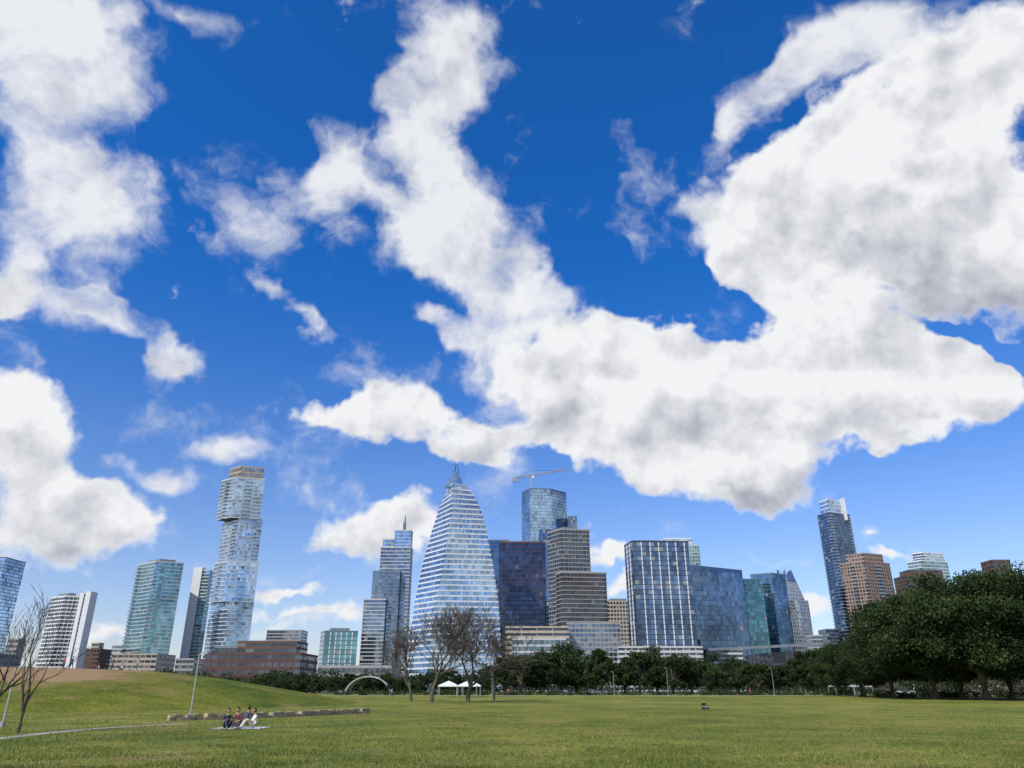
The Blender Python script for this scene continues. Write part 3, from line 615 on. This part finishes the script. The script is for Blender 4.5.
ppl(226,729.5,.6,'sit',(.04,.04,.05),(.03,.04,.07),(.02,.015,.01)); ppl(238,728,-.5,'sit_cross',(.12,.03,.04),(.05,.05,.06),(.03,.02,.01))
ppl(254,729.5,-1.1,'sit',(.7,.7,.68),(.55,.5,.45),(.05,.03,.02)); ppl(246,724.5,2.6,'sit_cross',(.05,.06,.10),(.03,.03,.04),(.02,.015,.01))
mb=MB(); x,y,z=gp(241,728); M_bl=mat('blanket_fabric',(.5,.5,.54),.95,0,.1,4)
nn=14
P=[[(x+(i/nn-.5)*2.4,y+(j/nn-.5)*2.2,z+.012+.012*math.sin(i*1.7)*math.cos(j*1.3)) for i in range(nn+1)] for j in range(nn+1)]
for j in range(nn):
    for i in range(nn): mb.poly([P[j][i],P[j][i+1],P[j+1][i+1],P[j+1][i]],M_bl)
mb.obj('picnic_blanket')
ppl(704,710,.3,'sit_cross',(.03,.03,.035),(.03,.03,.04),(.02,.015,.01))
random.seed(9)
for (u,y,ps) in ((62,100,'stand'),(70,99,'walk'),(98,102,'sit'),(111,100,'stand'),(122,101,'sit_cross'),(136,100,'stand'),(164,98,'sit')):
    x=at(u,672,y)[0]; person((x,y,surf(x,y)),random.uniform(0,6),ps,random.choice([(.5,.5,.5),(.05,.05,.06),(.35,.06,.05),(.1,.15,.3)]),(.04,.05,.08),(.03,.02,.01),sc=.9)
for u,D in ((598,176),(604,177),(392,150),(655,170),(508,160),(750,172)):
    person((at(u,690,D)[0],D,gy(D)),random.uniform(0,6),'walk',random.choice([(.5,.5,.5),(.05,.05,.06),(.35,.06,.05)]),(.04,.05,.08),(.03,.02,.01))

# ================= sun and sky
SD=Vector((-.50,-.56,.68)).normalized()
sun=bpy.data.lights.new('sun','SUN'); sun.energy=4.3; sun.angle=math.radians(.53); sun.color=(1,.95,.87); so=bpy.data.objects.new('sun',sun); so.rotation_euler=SD.to_track_quat('Z','Y').to_euler(); so.location=(0,0,300); link(so)
w=bpy.data.worlds.new('World'); SC.world=w; w.use_nodes=True; nt=w.node_tree; L=nt.links.new; bg=nt.nodes['Background']; bg.inputs['Strength'].default_value=.1
try: w.cycles.sampling_method='MANUAL'; w.cycles.sample_map_resolution=256
except Exception as e: print(e)
def NN(t): return nt.nodes.new(t)
def MT(op,a,b_=None,c_=None,cl=False):
    n=NN('ShaderNodeMath'); n.operation=op; n.use_clamp=cl
    for i,q in enumerate((a,b_,c_)):
        if q is None: continue
        if isinstance(q,(int,float)): n.inputs[i].default_value=q
        else: L(q,n.inputs[i])
    return n.outputs[0]
def VM(op,a,b_):
    n=NN('ShaderNodeVectorMath'); n.operation=op
    for i,q in enumerate((a,b_)):
        if isinstance(q,(tuple,list,Vector)): n.inputs[i].default_value=tuple(q)
        else: L(q,n.inputs[i])
    return n.outputs['Value'] if op=='DOT_PRODUCT' else n.outputs[0]
def SS(x,a,b_,lo=0,hi=1):
    n=NN('ShaderNodeMapRange'); n.interpolation_type='SMOOTHSTEP'; L(x,n.inputs[0]); n.inputs[1].default_value=a; n.inputs[2].default_value=b_; n.inputs[3].default_value=lo; n.inputs[4].default_value=hi; return n.outputs[0]
def NZ(vec,sc,det,ro=.5,out='Fac'):
    n=NN('ShaderNodeTexNoise'); n.inputs['Scale'].default_value=sc; n.inputs['Detail'].default_value=det; n.inputs['Roughness'].default_value=ro; L(vec,n.inputs['Vector']); return n.outputs[out]
sky=NN('ShaderNodeTexSky'); sky.sky_type='NISHITA'; sky.sun_disc=False; sky.sun_elevation=math.asin(SD.z); sky.sun_rotation=math.atan2(SD.x,SD.y)
sky.air_density=1.0; sky.dust_density=.6; sky.ozone_density=2.5; sky.altitude=150
d=NN('ShaderNodeTexCoord').outputs['Generated']
dU=VM('DOT_PRODUCT',d,(1,0,0)); dV=VM('DOT_PRODUCT',d,(0,-SP,CP)); dF=VM('DOT_PRODUCT',d,(0,CP,SP)); dz=VM('DOT_PRODUCT',d,(0,0,1))
dFm=MT('MAXIMUM',dF,.05); cb_=NN('ShaderNodeCombineXYZ'); L(MT('DIVIDE',dU,dFm),cb_.inputs[0]); L(MT('DIVIDE',dV,dFm),cb_.inputs[1]); Pc=cb_.outputs[0]
wc=NZ(d,7,4,.6,'Color'); wv=VM('MULTIPLY',VM('SUBTRACT',wc,(.5,.5,.5)),(.16,.14,0)); Pw=VM('ADD',Pc,wv)
def blobs(lst,P,k):
    tot=None
    for (u,v,a,b_,ro,s) in lst:
        m_=NN('ShaderNodeMapping'); m_.vector_type='TEXTURE'; L(P,m_.inputs['Vector']); m_.inputs['Location'].default_value=((u-512)/F,(384-v)/F,0); m_.inputs['Rotation'].default_value=(0,0,math.radians(ro)); m_.inputs['Scale'].default_value=(a*k/F,b_*k/F,1)
        g_=NN('ShaderNodeTexGradient'); g_.gradient_type='SPHERICAL'; L(m_.outputs[0],g_.inputs[0])
        tot=MT('MULTIPLY',g_.outputs['Fac'],s) if tot is None else MT('MULTIPLY_ADD',g_.outputs['Fac'],s,tot)
    return tot
CUM=[(20,415,72,42,0,1.),(55,515,95,48,0,1.1),(105,512,45,26,0,.5),(0,300,50,30,0,.7),(20,465,60,24,0,.5),
(395,422,98,34,-8,1.2),(465,450,55,26,-10,.9),(340,412,45,16,0,.5),
(350,525,64,24,0,.9),(405,512,36,20,0,.6),(330,545,30,14,0,.5),
(590,345,80,58,0,1.15),(560,410,60,55,0,.9),(640,395,90,65,0,.9),(720,385,85,55,0,.9),(800,370,95,55,0,.8),(880,375,115,60,0,1.1),(970,385,75,40,0,1.),(650,455,80,28,0,.6),(750,440,110,30,0,.6),(740,482,115,26,0,1.2),(825,308,55,26,0,.6),(840,440,90,28,0,.6),
(850,205,125,80,15,1.2),(765,230,62,50,10,.9),(960,160,110,85,0,1.),(1010,260,80,80,-35,1.2),(990,60,110,70,20,1.),(880,110,90,55,30,.95),(900,265,90,36,-10,.8),
(720,312,60,22,-20,-.7),(985,342,60,10,-26,-.8),(640,280,60,30,-30,-.5),(525,465,36,16,-20,-.8),(900,470,90,16,12,-.7),
(290,583,55,12,0,1.),(310,608,70,12,0,.95),(280,625,66,9,0,.7),(895,553,38,8,0,.9),(878,536,18,7,0,.8),(820,605,34,12,0,.8),(604,556,20,7,0,.8),(612,580,22,10,0,.7),(115,640,60,12,0,.6),(190,600,60,10,0,.4)]
WSP=[(45,25,95,52,-20,1.),(80,75,80,40,-30,.85),(35,130,50,70,15,.7),(110,210,66,52,-35,.95),(30,210,60,50,0,.7),(195,8,50,18,-30,.7),(60,290,90,34,-20,.85),(130,325,60,20,-30,1.1),(178,357,34,18,-10,1.1),(160,468,40,14,-8,1.),(312,325,20,15,-30,1.),(275,297,22,9,-30,.6),
(450,40,85,45,-20,.8),(500,20,45,22,0,.5),(440,110,50,44,60,.6),(400,170,85,40,-20,.95),(325,190,46,28,20,.8),(430,225,75,42,-50,1.05),(485,270,85,46,-48,1.15),(530,305,62,42,-40,1.1),(430,330,45,14,-20,1.),(500,350,50,38,-60,.9),(395,70,40,30,60,.3),
(770,85,60,22,45,.8),(745,130,40,16,40,.6),(825,50,60,28,40,.8),(690,210,28,14,10,.7),(725,240,34,36,30,.6),(890,30,80,40,30,.9),
(220,447,40,9,0,.6),(300,566,60,10,0,.5),(880,535,40,12,0,.5),(770,560,45,10,0,.6)]
GRY=[(60,548,90,24,0,.9),(30,445,60,18,0,.6),(410,452,90,16,-6,.9),(740,497,120,18,0,1.),(660,440,90,24,0,.7),(820,440,120,18,0,.9),(940,415,90,16,0,.9),(560,430,60,26,0,.5),(940,275,130,44,-28,1.1),(1010,300,70,36,-35,.8),(840,265,100,22,0,.7),(950,160,60,40,0,.5),(1000,90,60,26,20,.4),(350,545,60,12,0,.7),(20,210,60,30,0,.4),(490,290,70,20,-45,.4)]  # shaded cloud undersides, painted into the cloud colour as grey patches
Sc_=blobs(CUM,Pw,1.40); Sw_=blobs(WSP,Pw,1.40); Sg_=blobs(GRY,Pw,1.5)
n1=NZ(d,9,8,.6); n1c=MT('SUBTRACT',n1,.5)
amb=SS(dF,.72,.35); ambn=NZ(d,2.6,3,.5); amb=MT('MULTIPLY',amb,SS(ambn,.42,.62)); amb=MT('MULTIPLY',amb,SS(dz,.0,.08))
dc=MT('MULTIPLY_ADD',n1c,3.2,MT('SUBTRACT',MT('MINIMUM',MT('MULTIPLY_ADD',Sc_,1.55,MT('MULTIPLY',amb,.9)),1.3),.55)); Ac=SS(dc,-.12,.40)
vs=VM('ADD',d,wv); n2=NZ(vs,8,8,.58)
dw=MT('MULTIPLY_ADD',MT('SUBTRACT',n2,.5),3.7,MT('SUBTRACT',MT('MINIMUM',MT('MULTIPLY',Sw_,1.5),1.05),.46)); Aw=MT('MULTIPLY',SS(dw,-.28,.85),.92)
A=MT('SUBTRACT',1.,MT('MULTIPLY',MT('SUBTRACT',1.,Ac),MT('SUBTRACT',1.,Aw)))
# relief shading: billow field compared with itself a little toward the sun side (up)
r0=NZ(d,10,6,.55); r1=NZ(VM('ADD',d,(-.010,0,.026)),10,6,.55)
rel=MT('MULTIPLY',MT('SUBTRACT',r1,r0),3.0)
sh=MT('ADD',MT('ADD',MT('MULTIPLY',Sg_,.60),rel),MT('MULTIPLY',SS(dc,.3,1.1),.16),cl=True); sh=MT('MULTIPLY',sh,A)
cm=NN('ShaderNodeMix'); cm.data_type='RGBA'; L(sh,cm.inputs[0]); cm.inputs[6].default_value=(8.9,9.0,9.2,1); cm.inputs[7].default_value=(4.0,4.2,5.0,1)
tint=NN('ShaderNodeMix'); tint.data_type='RGBA'; L(SS(dz,.0,.55),tint.inputs[0]); tint.inputs[6].default_value=(1.25,1.22,1.45,1); tint.inputs[7].default_value=(.14,.85,1.75,1)
hs=NN('ShaderNodeMix'); hs.data_type='RGBA'; hs.blend_type='MULTIPLY'; hs.inputs[0].default_value=1; L(sky.outputs[0],hs.inputs[6]); L(tint.outputs[2],hs.inputs[7])
fm=NN('ShaderNodeMix'); fm.data_type='RGBA'; L(A,fm.inputs[0]); L(hs.outputs[2],fm.inputs[6]); L(cm.outputs[2],fm.inputs[7]); L(fm.outputs[2],bg.inputs['Color'])

cam=bpy.data.cameras.new('camera'); cam.sensor_width=36; cam.lens=36*F/1024; cam.clip_end=20000; cam.clip_start=.1
co=bpy.data.objects.new('camera',cam); co.location=(0,0,EYE); co.rotation_euler=(math.pi/2+PIT,0,0); link(co); SC.camera=co
